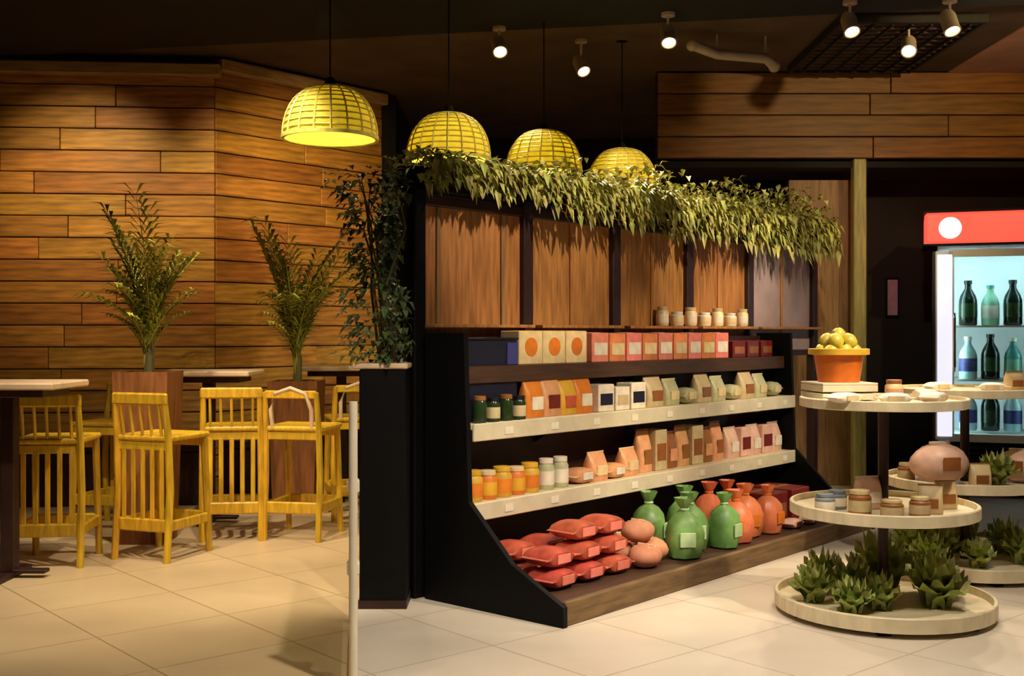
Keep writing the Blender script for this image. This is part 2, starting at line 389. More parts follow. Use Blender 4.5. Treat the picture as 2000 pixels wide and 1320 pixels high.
sm = MB().box((0, 0, 0), (1.42, .03, .045)).mesh('slat', M_brownceil)
for i in range(13): link('slat', sm, gr, (0, -.69 + i * .115, -.028))
sm = MB().box((0, 0, 0), (.02, 1.5, .02)).mesh('cross_bar', M_darkwall)
for i in range(7): link('cross_bar', sm, gr, (-.6 + i * .2, 0, -.062))

# ------------------------------------------------------------------ woven dome pendant lamps
def dome_pt(r, h, a): return (r * math.cos(a) ** .75 if math.cos(a) > 0 else 0, h * math.sin(a))
def pendant():
    t = thing('pendant_lamp', 'x', 'lamp', group='woven dome pendant lamps'); r, h = .252, .285
    prof = [dome_pt(r, h, PI / 2 * i / 12) for i in range(12)] + [(.03, h)]
    inner = [(max(.028, p[0] - .006), max(0, p[1] - .006)) for p in prof][::-1]
    sh = MB().lathe(prof + inner, 32).build('shade', M_shade, t, True)
    wv = MB()
    for i in range(1, 12):
        pr, pz = dome_pt(r + .003, h, PI / 2 * i / 12)
        wv.tube([(pr * math.cos(2 * PI * k / 24), pr * math.sin(2 * PI * k / 24), pz) for k in range(25)], .0045, 4, False)
    wv.build('weave_ring', M_rattan, sh)
    rb = MB().tube([(dome_pt(r + .005, h, PI / 2 * i / 10)[0], 0, dome_pt(r + .005, h, PI / 2 * i / 10)[1]) for i in range(10)] + [(.03, 0, h + .004)], .005, 4).mesh('rib', M_rattan)
    for k in range(18): link('rib', rb, sh, rz=2 * PI * k / 18)
    MB().lathe([(r - .008, -.004), (r + .01, -.006), (r + .012, .012), (r - .004, .014)], 32).build('rim', M_rattan, t, True)
    MB().lathe([(0, h + .05), (.02, h + .045), (.034, h + .01), (.034, h - .02), (0, h - .02)], 14).build('cap', M_metal, t, True)
    MB().tube([(0, 0, h - .02), (0, 0, h - .08)], .02, 10).build('socket', M_metal, t, True)
    MB().ell((0, 0, h - .125), (.038, .038, .05), 14, 8).build('bulb', M_bulb, t, True)
    MB().tube([(0, 0, h + .04), (0, 0, 3.45 - 2.35 - .02)], .004, 6).build('cord', M_metal, t)
    MB().lathe([(0, 1.1), (.05, 1.1), (.045, 1.08), (0, 1.075)], 14).build('ceiling_rose', M_metal, t, True)
    return t
pl = pendant()
LL = ['woven yellow dome lamp hanging furthest left and nearest', 'woven yellow dome lamp second from the left', 'woven yellow dome lamp third from the left', 'woven yellow dome lamp furthest right, half hidden by the greenery']
for i in range(4):
    loc = (-.985 + .6 * i, 6.1 + .75 * i, 2.35 - (.0 if i < 2 else -.03))
    o = pl if i == 0 else copy_tree(pl, loc, .2 * i)
    o.location = loc; o['label'] = LL[i]
    ld = bpy.data.lights.new('bulb_light', 'POINT'); ld.energy = W_PENDANT; ld.color = (1, .90, .52); ld.shadow_soft_size = .05
    lo = bpy.data.objects.new('bulb_light', ld); COL.objects.link(lo); lo.parent = o; lo.location = (0, 0, .085)

# ------------------------------------------------------------------ cafe furniture
def stool(arch=False):
    t = thing('bar_stool', 'x', 'stool', group='yellow bar stools')
    W, Dp, SZ = .36, .36, .70
    MB().box((0, 0, SZ), (W + .03, Dp + .03, .032), .01).build('seat', M_yellow, t)
    for (sx, sy) in ((-1, -1), (1, -1)):          # back posts (towards -y) rise above the seat
        MB().tube([(sx * W / 2, -Dp / 2 - .02, 0), (sx * W / 2, -Dp / 2 + .01, .4), (sx * (W / 2 - .005), -Dp / 2, SZ), (sx * (W / 2 - .01), -Dp / 2 - .03, .93)], [.02, .022, .021, .016], 8).build('leg', M_yellow, t, True)
    for sx in (-1, 1):
        MB().tube([(sx * W / 2, Dp / 2 + .02, 0), (sx * (W / 2 - .01), Dp / 2 - .02, SZ - .01)], [.02, .022], 8).build('leg', M_yellow, t, True)
    for sy in (-1, 1): MB().box((0, sy * Dp / 2, .205), (W, .024, .075), .008).build('foot_rail', M_yellow, t)
    for sx in (-1, 1): MB().box((sx * W / 2, 0, .205), (.024, Dp, .06), .008).build('foot_rail', M_yellow, t)
    for sy in (-1, 1): MB().box((0, sy * (Dp / 2 - .005), SZ - .045), (W - .03, .02, .05), .005).build('apron', M_yellow, t)
    if arch:
        MB().tube([(-.13, -Dp / 2 - .0, SZ), (-.135, -Dp / 2 - .02, .82), (-.10, -Dp / 2 - .03, .92), (0, -Dp / 2 - .03, .955), (.10, -Dp / 2 - .03, .92), (.135, -Dp / 2 - .02, .82), (.13, -Dp / 2, SZ)], .014, 8).build('hoop', M_tabletop, t, True)
        MB().box((0, -Dp / 2 - .028, .915), (W - .02, .02, .05), .006).build('top_rail', M_yellow, t)
    else:
        MB().box((0, -Dp / 2 - .03, .925), (W + .02, .026, .07), .01).build('top_rail', M_yellow, t)
        for k in range(5):
            x = -.13 + .065 * k
            MB().tube([(x, -Dp / 2 - .03, .9), (x, -Dp / 2, SZ)], .009, 6).build('spindle', M_yellow, t)
            MB().box((x, -Dp / 2 - .0, (.64 + .24) / 2), (.028, .012, .41), .003).build('slat', M_yellow, t)
    return t
def on_floor(x, y=0): return (x, y, 0)
st = stool(); sa = stool(True)
SL = [(st, 112, 6.42, .10, 'yellow slatted bar stool nearest the first table, furthest left'),
      (st, 318, 6.6, -.35, 'yellow slatted bar stool just left of the middle table, before the brown planter'),
      (st, 458, 7.22, .15, 'yellow slatted bar stool in front of the middle table'),
      (sa, 592, 7.22, -.2, 'yellow bar stool with a pale hoop back'),
      (st, 222, 7.55, 2.9, 'yellow bar stool half hidden behind the two front left stools'),
      (sa, 694, 8.0, .3, 'yellow hoop backed bar stool beside the black planter box')]
seen = set()
for (p, x, D, rz, lab) in SL:
    loc = ((x - CX) / F * D, D, 0)
    o = p if p.name not in seen else copy_tree(p, loc, rz); seen.add(p.name)
    o.location = loc; o.rotation_euler = (0, 0, rz); o['label'] = lab
def table():
    t = thing('bar_table', 'x', 'table', group='dark legged bar tables')
    MB().box((0, 0, 1.025), (.66, .5, .036), .008).build('table_top', M_tabletop, t)
    MB().box((0, 0, .985), (.5, .36, .04), .004).build('apron', M_darkred, t)
    MB().box((0, 0, .5), (.075, .075, .94), .006).build('leg', M_darkred, t)
    MB().box((0, 0, .016), (.07, .4, .032), .006).build('foot', M_darkred, t); MB().box((0, 0, .034), (.4, .07, .02), .004).build('foot', M_darkred, t)
    return t
tb0 = table()
for i, (x, y, rz, lab) in enumerate([(-2.675, 6.0, 0, 'pale topped dark bar table cut by the left edge'), (-2.085, 7.75, 0, 'pale topped dark bar table in the middle, between the plants'), (-1.34, 8.85, .1, 'pale topped dark bar table furthest back beside the plank wall')]):
    o = tb0 if i == 0 else copy_tree(tb0, (x, y, 0), rz); o.location = (x, y, 0); o.rotation_euler = (0, 0, rz); o['label'] = lab

for (A, B, lab) in ((Vector((-6.2, 8.49, 0)), WA, 'long dark brown bench along the frontal plank wall'), (WA + E1 * .02, WB, 'dark brown bench along the receding plank wall')):
    v = B - A; bn = thing('wall_bench', lab, 'bench', A, math.atan2(v.y, v.x), 'dark benches along the plank walls')
    MB().box((v.length / 2, -.185, .20), (v.length - .04, .30, .40), .006).build('bench_base', M_darkred, bn)
    n = max(2, round(v.length / .62)); cm = MB().box((0, 0, 0), (v.length / n - .012, .33, .085), .02).mesh('seat_cushion', mat('dark brown leather', (40, 20, 12), .5, .3, 20))
    for i in range(n): link('seat_cushion', cm, bn, (v.length * (i + .5) / n, -.19, .445))
# ------------------------------------------------------------------ palms in tall brown planters
def frond_mesh(seed, ln, arch):
    q = random.Random(seed); m = MB(); pts = []
    for i in range(9):
        u = i / 8; pts.append(Vector((ln * (.14 * u + arch * u * u), 0, ln * (1.0 * u - arch * .75 * u * u))))
    m.tube(pts, [.007 * (1 - .8 * i / 8) for i in range(9)], 5)
    for i in range(2, 9):
        for sd in (-1, 1):
            for h in (0, .5):
                if i + h > 8: continue
                p = pts[i].lerp(pts[min(8, i + 1)], h); d = (pts[i] - pts[i - 1]).normalized()
                dr = d * .9 + Vector((0, sd * .75, -.1 + q.uniform(-.15, .15)))
                m.leaf(p, dr, (0, 0, 1), ln * (.3 - .014 * i) * q.uniform(.85, 1.15), .034, .3)
    return m.mesh('frond', M_leafp)
FR = [frond_mesh(i, l, a) for i, (l, a) in enumerate([(1.1, .16), (.9, .34), (.7, .46), (1.0, .24), (.6, .2)])]
def palm(x, D, ztop, n, lab, seed, wdt=.34, ph=.92, spread=1.0):
    t = thing('potted_palm', lab, 'plant', ((x - CX) / F * D, D, 0), 0, 'palms in brown planters'); q = random.Random(seed)
    a, b = wdt / 2, wdt / 2 * .82
    pm = MB().add([(-b, -b, 0), (b, -b, 0), (b, b, 0), (-b, b, 0), (-a, -a, ph), (a, -a, ph), (a, a, ph), (-a, a, ph), (-a + .025, -a + .025, ph), (a - .025, -a + .025, ph), (a - .025, a - .025, ph), (-a + .025, a - .025, ph), (-a + .025, -a + .025, ph - .05), (a - .025, -a + .025, ph - .05), (a - .025, a - .025, ph - .05), (-a + .025, a - .025, ph - .05)],
                  [(3, 2, 1, 0)] + [(i, (i + 1) % 4, 4 + (i + 1) % 4, 4 + i) for i in range(4)] + [(4 + i, 4 + (i + 1) % 4, 8 + (i + 1) % 4, 8 + i) for i in range(4)] + [(8 + i, 8 + (i + 1) % 4, 12 + (i + 1) % 4, 12 + i) for i in range(4)])
    pt = pm.build('planter', M_brownbox, t)
    MB().box((0, 0, ph - .06), (2 * a - .06, 2 * a - .06, .02)).build('soil', M_soil, pt)
    MB().tube([(0, 0, ph - .06), (.01, 0, ph + .15), (0, .01, ph + .28)], [.035, .028, .02], 8).build('trunk', M_stem, t, True)
    for k in range(n):
        f = link('frond', FR[k % 5], t, (q.uniform(-.02, .02), q.uniform(-.02, .02), ph + q.uniform(.0, .24)), 2.4 * k + q.uniform(-.3, .3))
        s = q.uniform(.75, 1.08) * (ztop - ph) / 1.25; f.scale = (s * spread, s, s)
    return t
palm(290, 7.05, 2.08, 40, 'tall olive green palm in a brown planter, nearer the left edge', 4, .34, 1.06)
palm(580, 8.3, 2.16, 38, 'tall olive green palm in a brown planter, beside the furthest table', 9, .36, .95, .85)

# ------------------------------------------------------------------ black planter box with climbing greenery
bxp = thing('planter_box', 'tall black planter box with a pale coping at the shelving end', 'planter', (-.61, 5.475, 0))
MB().box((0, 0, .565), (.22, .34, 1.13), .006).build('box_body', M_metal, bxp)
MB().box((0, 0, .02), (.228, .348, .04)).build('plinth', M_darkred, bxp)
MB().box((-.012, 0, 1.143), (.262, .36, .026), .006).build('coping', M_tabletop, bxp)
cl = thing('climbing_plant', 'dense dark green climber rising above the black planter box', 'plant', (-.61, 5.475, 1.157)); q = random.Random(21)
stm = MB()
for k in range(6):
    x0, y0 = q.uniform(-.06, .06), q.uniform(-.1, .1)
    stm.tube([(x0, y0, 0), (x0 + q.uniform(-.06, .06), y0 + q.uniform(-.05, .05), .35), (x0 + q.uniform(-.12, .06), y0 + q.uniform(-.05, .05), .65), (x0 + q.uniform(-.15, .04), y0, .88)], [.008, .007, .005, .003], 5)
stm.build('stem', M_stem, cl)
fo = MB()
for k in range(950):
    h = q.random() ** .9 * .93; rad = .11 + .05 * math.sin(h * 9) + .03 * math.sin(h * 23 + 1)
    a = q.uniform(0, 2 * PI); rr = rad * q.uniform(.4, 1.05); cx = -.05 * h
    p = (cx + rr * math.cos(a) * .95 - (.05 if math.cos(a) < -.3 else 0) * q.random() * 2, rr * math.sin(a) * 1.2, h)
    if p[0] > .10: p = (.10, p[1], p[2])
    fo.leaf(p, (math.cos(a) * (.8 if math.cos(a) < 0 else .2), math.sin(a), q.uniform(-.5, .5)), (0, 0, 1), q.uniform(.04, .075), q.uniform(.025, .04), .3)
fob = fo.build('foliage', M_leafd, cl); fob['kind'] = 'stuff'

# ------------------------------------------------------------------ glass gate panel with polished post
gp = thing('glass_gate', 'clear glass gate panel on a slim bright steel post', 'gate', (-.578, 4.1, 0))
MB().tube([(0, 0, 0), (0, 0, 1.05)], .016, 12).build('post', M_satin, gp, True)
MB().lathe([(0, .012), (.05, .012), (.05, 0), (0, 0)], 20).build('foot_plate', M_steel, gp, True)
gd = Vector((-.578, 4.1, 0)).normalized()
gl = MB().box((.52, 0, .55), (.96, .012, .92), .002).build('glass_pane', M_glass, gp, rz=math.atan2(gd.y, gd.x))
for z in (.44, .74):
    c = MB().box((.03, 0, z), (.07, .046, .05), .008).build('clamp', M_satin, gp, rz=math.atan2(gd.y, gd.x))
MB().box((.96, 0, .1), (.05, .03, .2), .005).build('rear_foot', M_steel, gp, rz=math.atan2(gd.y, gd.x))

# ------------------------------------------------------------------ the shelving unit
GL = 3.35
go = thing('shelving_unit', 'long black shop shelving unit with ivory price rails', 'shelving', (GC.x, GC.y, 0), GR)
prof = [(0, 0), (.86, 0), (.86, 1.3), (.60, 1.3), (.57, .50), (.30, .24), (0.0, .09)]
for x0 in (0, GL - .03): MB().prism(prof, x0, x0 + .03, 'x').build('side_panel', M_metal, go)
MB().box((GL / 2, .45, .075), (GL - .06, .80, .05)).build('base_deck', M_wooddk, go)
MB().box((GL / 2, .022, .055), (GL - .06, .03, .11), .006).build('base_board', M_baseboard, go)
MB().box((GL / 2, .845, .68), (GL - .06, .025, 1.2)).build('back_panel', M_darkred, go)
for (z, y0, mt) in ((.485, .575, M_price), (.865, .575, M_price), (1.135, .66, M_wooddk)):
    sh = MB().box((GL / 2, (y0 + .83) / 2, z - .014), (GL - .06, .83 - y0, .028), .004).build('shelf', M_cream if mt is M_price else M_wooddk, go)
    MB().box((GL / 2, y0 - .008, z - .04), (GL - .06, .016, .085), .004).build('price_rail', mt, sh)
    if mt is M_price:
        tk = MB().box((0, 0, 0), (.06, .003, .036)).mesh('price_ticket', mat('pale ticket card', (236, 228, 206), .6, .1))
        for k in range(9): link('price_ticket', tk, sh, (.28 + .36 * k, y0 - .018, z - .042))
for k in range(3):
    for (z, y0) in ((.45, .6), (.83, .6), (1.10, .68)):
        MB().prism([(y0, z), (.83, z), (.83, z - .12)], .8 + k * .85, .812 + k * .85, 'x').build('bracket', M_metal, go)

# ------------------------------------------------------------------ tall frame behind, with wood panels and planter trough
fr = thing('plant_frame', 'tall dark frame of posts and brown panels carrying a planter trough', 'frame', (*G(0, .92)[:2], 0), GR)
PT = [0, .83, 1.66, 2.49, 3.30, 4.32]
for t in PT: MB().box((t, 0, 1.06), (.08, .06, 2.12), .005).build('post', M_darkred if t else M_metal, fr)
MB().box((2.16, 0, 1.96), (4.26, .045, .05), .004).build('top_rail', M_darkred, fr)
MB().box((2.16, 0, 1.15), (4.26, .045, .04), .004).build('mid_rail', M_darkred, fr)
for i in range(5):
    a, b = PT[i] + .032, PT[i + 1] - .032; wd = b - a
    bp = MB().box(((a + b) / 2, .012, 1.553), (wd, .016, .76)).build('back_panel', M_mauve if i == 4 else M_panel, fr)
    if i == 4: bp['label'] = 'pale mauve grey panel'
    for u in ((.16, .8) if i == 0 else (.5,)):
        MB().box((a + wd * u, -.002, 1.553), (.03, .012, .76), .003).build('batten', M_tan if i == 0 else M_panel, bp)
    MB().box(((a + b) / 2, -.06, 1.335), (wd, .09, .018), .003).build('ledge', M_panel, fr)
tr = MB().box((2.16, -.01, 2.005), (4.4, .22, .02)); tr.box((2.16, -.115, 2.06), (4.4, .016, .1)); tr.box((2.16, .095, 2.06), (4.4, .016, .1)); tr.box((-.03, -.01, 2.06), (.016, .2, .1)); tr.box((4.35, -.01, 2.06), (.016, .2, .1))
tr = tr.build('planter_trough', M_metal, fr); MB().box((2.16, -.01, 2.045), (4.3, .19, .06)).build('soil', M_soil, tr)
# trailing plants in the trough
def trailing(seed, n, hup, hdn):
    q = random.Random(seed); m = MB()
    for k in range(n):
        x = q.uniform(-.27, .27); u = q.random()
        if u < .45:
            p = (x, q.uniform(-.13, .13), q.uniform(.0, hup) * (1 - (x / .36) ** 2)); d = (q.uniform(-.7, .7), q.uniform(-.9, .4), q.uniform(-.2, .9))
        else:
            p = (x, q.uniform(-.2, -.135), .06 - q.random() * hdn * (.6 + .4 * math.sin(x * 21 + seed))); d = (q.uniform(-.5, .5), q.uniform(-.8, -.1), q.uniform(-1, .2))
        m.leaf(p, d, (0, 0, 1), q.uniform(.05, .1), q.uniform(.026, .045), .3)
    for k in range(7):
        x = q.uniform(-.25, .25); h = q.uniform(.5, 1.0) * hdn
        m.tube([(x, -.02, .0), (x, -.1, .09), (x + .01, -.165, .03), (x + q.uniform(-.03, .03), -.165, .02 - h)], .004, 4)
        for j in range(9):
            z = .03 - h * j / 8
            m.leaf((x, -.166, z), (q.uniform(-.9, .9), -.5, -.5), (0, 0, 1), q.uniform(.06, .1), .036, .3)
    return m.mesh('trailing_plant', M_leafv)
TM = [trailing(i, 340, h, d) for i, (h, d) in enumerate([(.10, .15), (.16, .20), (.24, .22), (.20, .26)])]
for i in range(9):
    k = [0, 0, 1, 1, 2, 1, 2, 3, 2][i]
    o = link('trailing_plant', TM[k], None, G(.14 + .495 * i, .91, 2.10), GR + (PI * 0)); o.scale = (1, 1, 1 + .03 * i)
    tag(o, f'{ORD[i]} leafy trailing plant in the trough, counted from the black planter box', 'plant', 'trailing plants along the trough')

# ------------------------------------------------------------------ goods: prototypes
def carton(w, d, h, body, lab, disc=False):
    t = thing('carton', 'x', 'carton')
    MB().box((0, 0, h / 2), (w, d, h), .004).build('box_body', body, t)
    if disc:
        o = MB().lathe([(0, .0), (h * .28, 0), (h * .28, .003), (0, .003)], 16).build('print_disc', lab, t); o.rotation_euler = (PI / 2, 0, 0); o.location = (0, -d / 2, h * .52)
    else:
        MB().box((0, -d / 2 - .001, h * .45), (w * .78, .003, h * .42)).build('print_band', lab, t)
    MB().box((0, 0, h + .0008), (w * .92, d * .12, .0016)).build('tape', lab, t)
    return t
def pouch(w, d, h, body, lab):
    t = thing('pouch', 'x', 'pouch'); m = MB(); n = 16; lv = [(0, 1, .9), (.04, 1, 1), (.3, 1, 1.05), (.6, .98, .85), (.85, .96, .35), (.93, .97, .06), (1, .97, .05)]
    for (u, a, b) in lv:
        for k in range(n):
            th = 2 * PI * k / n; cx, sy = math.cos(th), math.sin(th)
            m.v.append((w / 2 * a * math.copysign(abs(cx) ** .5, cx), d / 2 * b * math.copysign(abs(sy) ** .6, sy), h * u))
    for i in range(len(lv) - 1):
        for k in range(n):
            k2 = (k + 1) % n; m.f.append((i * n + k, i * n + k2, (i + 1) * n + k2, (i + 1) * n + k))
    m.f.append(tuple(range(n))[::-1]); m.f.append(tuple((len(lv) - 1) * n + k for k in range(n)))
    m.build('bag_body', body, t, True)
    MB().box((0, -d / 2 * 1.03, h * .36), (w * .6, .006, h * .34), .002).build('print_panel', lab, t)
    MB().box((0, 0, h * .975), (w * .98, .006, h * .05), .001).build('top_seal', lab, t)
    return t
def jar(r, h, body, lid, lab):
    t = thing('jar', 'x', 'jar')
    MB().lathe([(0, 0), (r * .92, 0), (r, .008), (r, h * .72), (r * .8, h * .82), (r * .78, h * .84), (0, h * .84)], 18).build('jar_body', body, t, True)
    MB().lathe([(0, h * .84), (r * .86, h * .84), (r * .86, h * .985), (r * .8, h), (0, h)], 18).build('lid', lid, t, True)
    MB().lathe([(r * 1.012, h * .15), (r * 1.02, h * .16), (r * 1.02, h * .58), (r * 1.012, h * .6)], 18).build('print_band', lab, t, True)
    return t
def packet(w, d, h, body, lab):
    t = thing('packet', 'x', 'packet'); m = MB(); n = 12; N = 9
    for i in range(N):
        u = -1 + 2 * i / (N - 1); f = (1 - abs(u) ** 3) ** .6 * .92 + .06
        for k in range(n):
            th = 2 * PI * k / n; cx, sy = math.cos(th), math.sin(th)
            m.v.append((w / 2 * u, d / 2 * (.9 + .1 * f) * math.copysign(abs(cx) ** .6, cx), h / 2 + h / 2 * f * math.copysign(abs(sy) ** .7, sy)))
    for i in range(N - 1):
        for k in range(n):
            k2 = (k + 1) % n; m.f.append((i * n + k, i * n + k2, (i + 1) * n + k2, (i + 1) * n + k))
    m.f.append(tuple(range(n))[::-1]); m.f.append(tuple((N - 1) * n + k for k in range(n)))
    m.build('packet_body', body, t, True)
    MB().box((0, -d / 2 - .0005, h * .5), (w * .5, .004, h * .45), .001).build('print_panel', lab, t)
    for sx in (-1, 1): MB().box((sx * (w / 2 + .008), 0, h / 2), (.018, d * .86, .004)).build('crimp', lab, t)
    return t
def sack(w, d, h, body, tie, seed):
    t = thing('sack', 'x', 'sack')
    m = MB(); q = random.Random(seed); n = 18; lv = [(0, .7), (.03, .88), (.2, 1), (.42, 1.0), (.6, .86), (.72, .55), (.78, .24), (.82, .2), (.9, .36), (1, .5)]
    ph = [q.random() * 6 for _ in range(4)]
    for (u, f) in lv:
        for k in range(n):
            a = 2 * PI * k / n; g = f * (1 + .06 * math.sin(3 * a + ph[0] + u * 4) + .05 * math.sin(7 * a + ph[1] - u * 6) * (1 + 2 * max(0, u - .6)))
            m.v.append((w / 2 * g * math.cos(a), d / 2 * g * math.sin(a), h * u))
    for i in range(len(lv) - 1):
        for k in range(n):
            k2 = (k + 1) % n; m.f.append((i * n + k, i * n + k2, (i + 1) * n + k2, (i + 1) * n + k))
    m.f.append(tuple(range(n))[::-1])
    m.build('bag_body', body, t, True)
    MB().lathe([(w * .1, h * .79), (w * .13, h * .8), (w * .13, h * .82), (w * .1, h * .83)], 14).build('tie', tie, t, True)
    MB().box((0, -d / 2 * 1.0, h * .34), (w * .42, .008, h * .24), .002).build('print_panel', tie, t)
    return t
def C(name, c, **k): return mat(name, c, k.pop('rough', .45), k.pop('var', .15), k.pop('scale', 18), objvar=k.pop('objvar', .1), **k)
c_cream = C('cream card', (228, 204, 150)); c_orange = C('orange print', (222, 128, 38)); c_pink = C('salmon pink card', (234, 134, 114))
c_white = C('off white film', (232, 222, 200)); c_red = C('brick red film', (188, 84, 62), var=.35, scale=14); c_dkred = C('dark red print', (110, 30, 24))
c_beige = C('beige film', (206, 186, 142)); c_sage = C('pale sage film', (186, 186, 146)); c_peach = C('peach film', (222, 162, 112))
c_green = C('leaf green film', (112, 156, 82), var=.5, scale=9); c_pgreen = C('pale green print', (186, 214, 164)); c_coral = C('coral orange film', (224, 128, 80), var=.3, scale=10)
c_yel = C('golden yellow film', (214, 168, 48)); c_brown = C('brown paper', (150, 94, 44)); c_navy = C('dark navy card', (26, 26, 48)); c_dkgreen = C('bottle green glass', (40, 58, 30), rough=.15)
c_blush = C('blush pink film', (220, 178, 158)); c_grey = C('blue grey tin', (120, 132, 136)); c_black = C('black card', (18, 17, 22)); c_blue = C('indigo print', (62, 62, 130))
USED = set()
def put(proto, loc, rz, label, group, sc=None):
    if proto.name in USED: o = copy_tree(proto, loc, rz)
    else: o = proto; USED.add(proto.name)
    o.location = loc; o.rotation_euler = (0, 0, rz); o['label'] = label; o['group'] = group
    if sc: o.scale = sc
    return o
def row(protos, t0, t1, n, s, z, what, where, jit=.03):
    """n goods along the shelf between t0 and t1; the ordinal counts from the end nearest the black planter box"""
    for i in range(n):
        p = protos[i % len(protos)]; t = t0 + (t1 - t0) * (i + .5) / n
        lab = f'{ORD[i]} {what} from the left {where}' if n > 1 else f'single {what} {where}'
        put(p, G(t, s, z), GR + R.uniform(-jit, jit), lab, f'{what}s {where}')
# top shelf
row([carton(.19, .13, .175, c_cream, c_orange, True)], .50, 1.08, 3, .745, 1.136, 'cream carton with orange disc', 'on the top shelf')
row([carton(.155, .13, .165, c_pink, c_white), carton(.155, .13, .16, c_coral, c_cream)], 1.12, 2.62, 9, .745, 1.136, 'salmon pink carton', 'on the top shelf')
row([carton(.16, .12, .11, c_dkred, c_brown)], 2.68, 3.25, 3, .75, 1.136, 'dark red low carton', 'on the top shelf')
# second shelf from the top
nb = thing('display_box', 'tall dark navy display box at the near end of the shelving', 'box', G(.265, .73, .866), GR)
MB().box((0, .015, .2), (.40, .17, .40), .006).build('box_body', c_navy, nb); MB().box((.155, -.073, .33), (.08, .004, .11)).build('print_panel', c_blue, nb); MB().box((0, .015, .405), (.41, .18, .012), .003).build('lid', c_black, nb)
row([jar(.035, .13, c_dkgreen, c_brown, c_dkgreen), jar(.035, .12, c_dkgreen, c_black, c_beige)], .07, .46, 4, .605, .866, 'dark green jar', 'before the navy box')
row([pouch(.15, .09, .2, c_orange, c_white), pouch(.15, .09, .21, c_peach, c_dkred), pouch(.14, .09, .19, c_yel, c_red)], .50, 1.06, 4, .66, .866, 'orange pouch', 'on the second shelf from the top')
row([carton(.14, .11, .15, c_white, c_navy), carton(.13, .11, .13, c_white, c_beige)], 1.08, 1.55, 3, .66, .866, 'off-white carton', 'on the second shelf from the top')
row([pouch(.17, .1, .18, c_beige, c_brown), pouch(.15, .1, .16, c_sage, c_cream), packet(.16, .12, .1, c_sage, c_cream)], 1.6, 3.25, 9, .67, .866, 'beige bag', 'on the second shelf from the top')
# third shelf
row([jar(.052, .15, c_yel, c_yel, c_orange), jar(.05, .14, c_orange, c_cream, c_yel)], .06, .60, 5, .65, .486, 'golden yellow jar', 'on the lowest shelf')
row([jar(.045, .16, c_sage, c_white, c_white)], .62, .86, 2, .65, .486, 'pale sage jar', 'on the lowest shelf')
row([packet(.17, .13, .085, c_peach, c_white), pouch(.15, .1, .16, c_peach, c_cream)], .90, 1.5, 4, .66, .486, 'peach packet', 'on the lowest shelf')
row([pouch(.13, .09, .25, c_peach, c_brown), carton(.12, .1, .24, c_beige, c_brown), pouch(.13, .09, .22, c_brown, c_peach)], 1.54, 2.5, 7, .68, .486, 'tall peach and brown pack', 'on the lowest shelf')
row([pouch(.15, .1, .2, c_blush, c_white), carton(.14, .1, .19, c_blush, c_dkred)], 2.54, 3.28, 5, .68, .486, 'blush pink pack', 'on the lowest shelf')
# bottom deck
rp = packet(.19, .19, .093, c_red, c_pink)
for lay in range(3):
    for cidx in range(3):
        if lay == 2 and cidx == 0: continue
        put(rp, G(.26 + cidx * .225 + .01 * lay, .27 + .03 * lay, .101 + lay * .093), GR + R.uniform(-.05, .05), f'brick red packet, {ORD[cidx]} from the left in {["the bottom layer", "the middle layer", "the top layer"][lay]} of the floor stack', 'red packets stacked on the bottom deck')
for lay in range(2):
    for cidx in range(3): put(rp, G(.28 + cidx * .225, .53, .101 + lay * .093), GR, f'brick red packet at the back of the floor stack, {["lower", "upper"][lay]} layer, {ORD[cidx]} from the left', 'red packets stacked on the bottom deck')
lf = thing('round_loaf', 'x', 'loaf'); MB().ell((0, 0, .06), (.095, .085, .062), 16, 8, .03, 3).build('crust', C('pinkish brown crust', (206, 142, 106), rough=.7, bump=.3), lf, True)
sc_ = MB(); [sc_.box((x, 0, .117 - abs(x) * .35), (.012, .09, .008), .002) for x in (-.03, .0, .03)]; sc_.build('score', c_cream, lf)
for i, (t, s, z) in enumerate([(.92, .19, .101), (.95, .39, .101), (1.09, .27, .101), (1.0, .29, .205), (1.13, .47, .101)]):
    put(lf, G(t, s, z), GR + i, ['round loaf at the front left of the bottom deck', 'round loaf behind the front left loaf on the bottom deck', 'round loaf next to the green sacks', 'round loaf resting on top of the other loaves', 'round loaf furthest back beside the green sacks'][i], 'round loaves on the bottom deck')
gs = sack(.2, .19, .32, c_green, c_pgreen, 4)
for i, (t, s, k) in enumerate([(1.26, .17, 1), (1.46, .26, 1.0), (1.66, .16, .95), (1.34, .45, 1.0), (1.66, .42, 1)]):
    put(gs, G(t, s, .101), GR + .4 * i - .8, f'green sack with pale print, {["front left", "front middle", "front right", "back left", "back right"][i]} of the green group', 'green sacks on the bottom deck', (k, k, k))
os_ = sack(.2, .19, .3, c_coral, c_orange, 8)
for i, (t, s, k) in enumerate([(1.84, .19, 1), (2.04, .24, 1.03), (2.24, .2, .95), (1.95, .43, 1.04), (2.18, .44, 1.0)]):
    put(os_, G(t, s, .101), GR + .5 * i - 1, f'coral orange sack, {["front left", "front middle", "front right", "back left", "back right"][i]} of the orange group', 'orange sacks on the bottom deck', (k, k, k))
dk = carton(.24, .3, .2, c_dkred, c_brown)
for i in range(2): put(dk, G(2.52 + .3 * i, .42, .101), GR, f'dark red crate on the bottom deck, {["left", "right"][i]} one of two', 'dark red crates on the bottom deck')
sp = packet(.14, .1, .06, c_blush, c_dkred)
for i in range(3): put(sp, G(2.48 + .22 * i, .16, .101), GR + .2 * i, f'small blush packet before the dark red crates, {ORD[i]} from the left', 'small packets on the bottom deck')
# small cream jars on the frame ledge
row([jar(.04, .12, c_cream, c_beige, c_white), jar(.045, .09, c_white, c_white, c_cream)], 2.02, 3.2, 7, .86, 1.346, 'small cream jar', 'on the ledge of the tall frame')

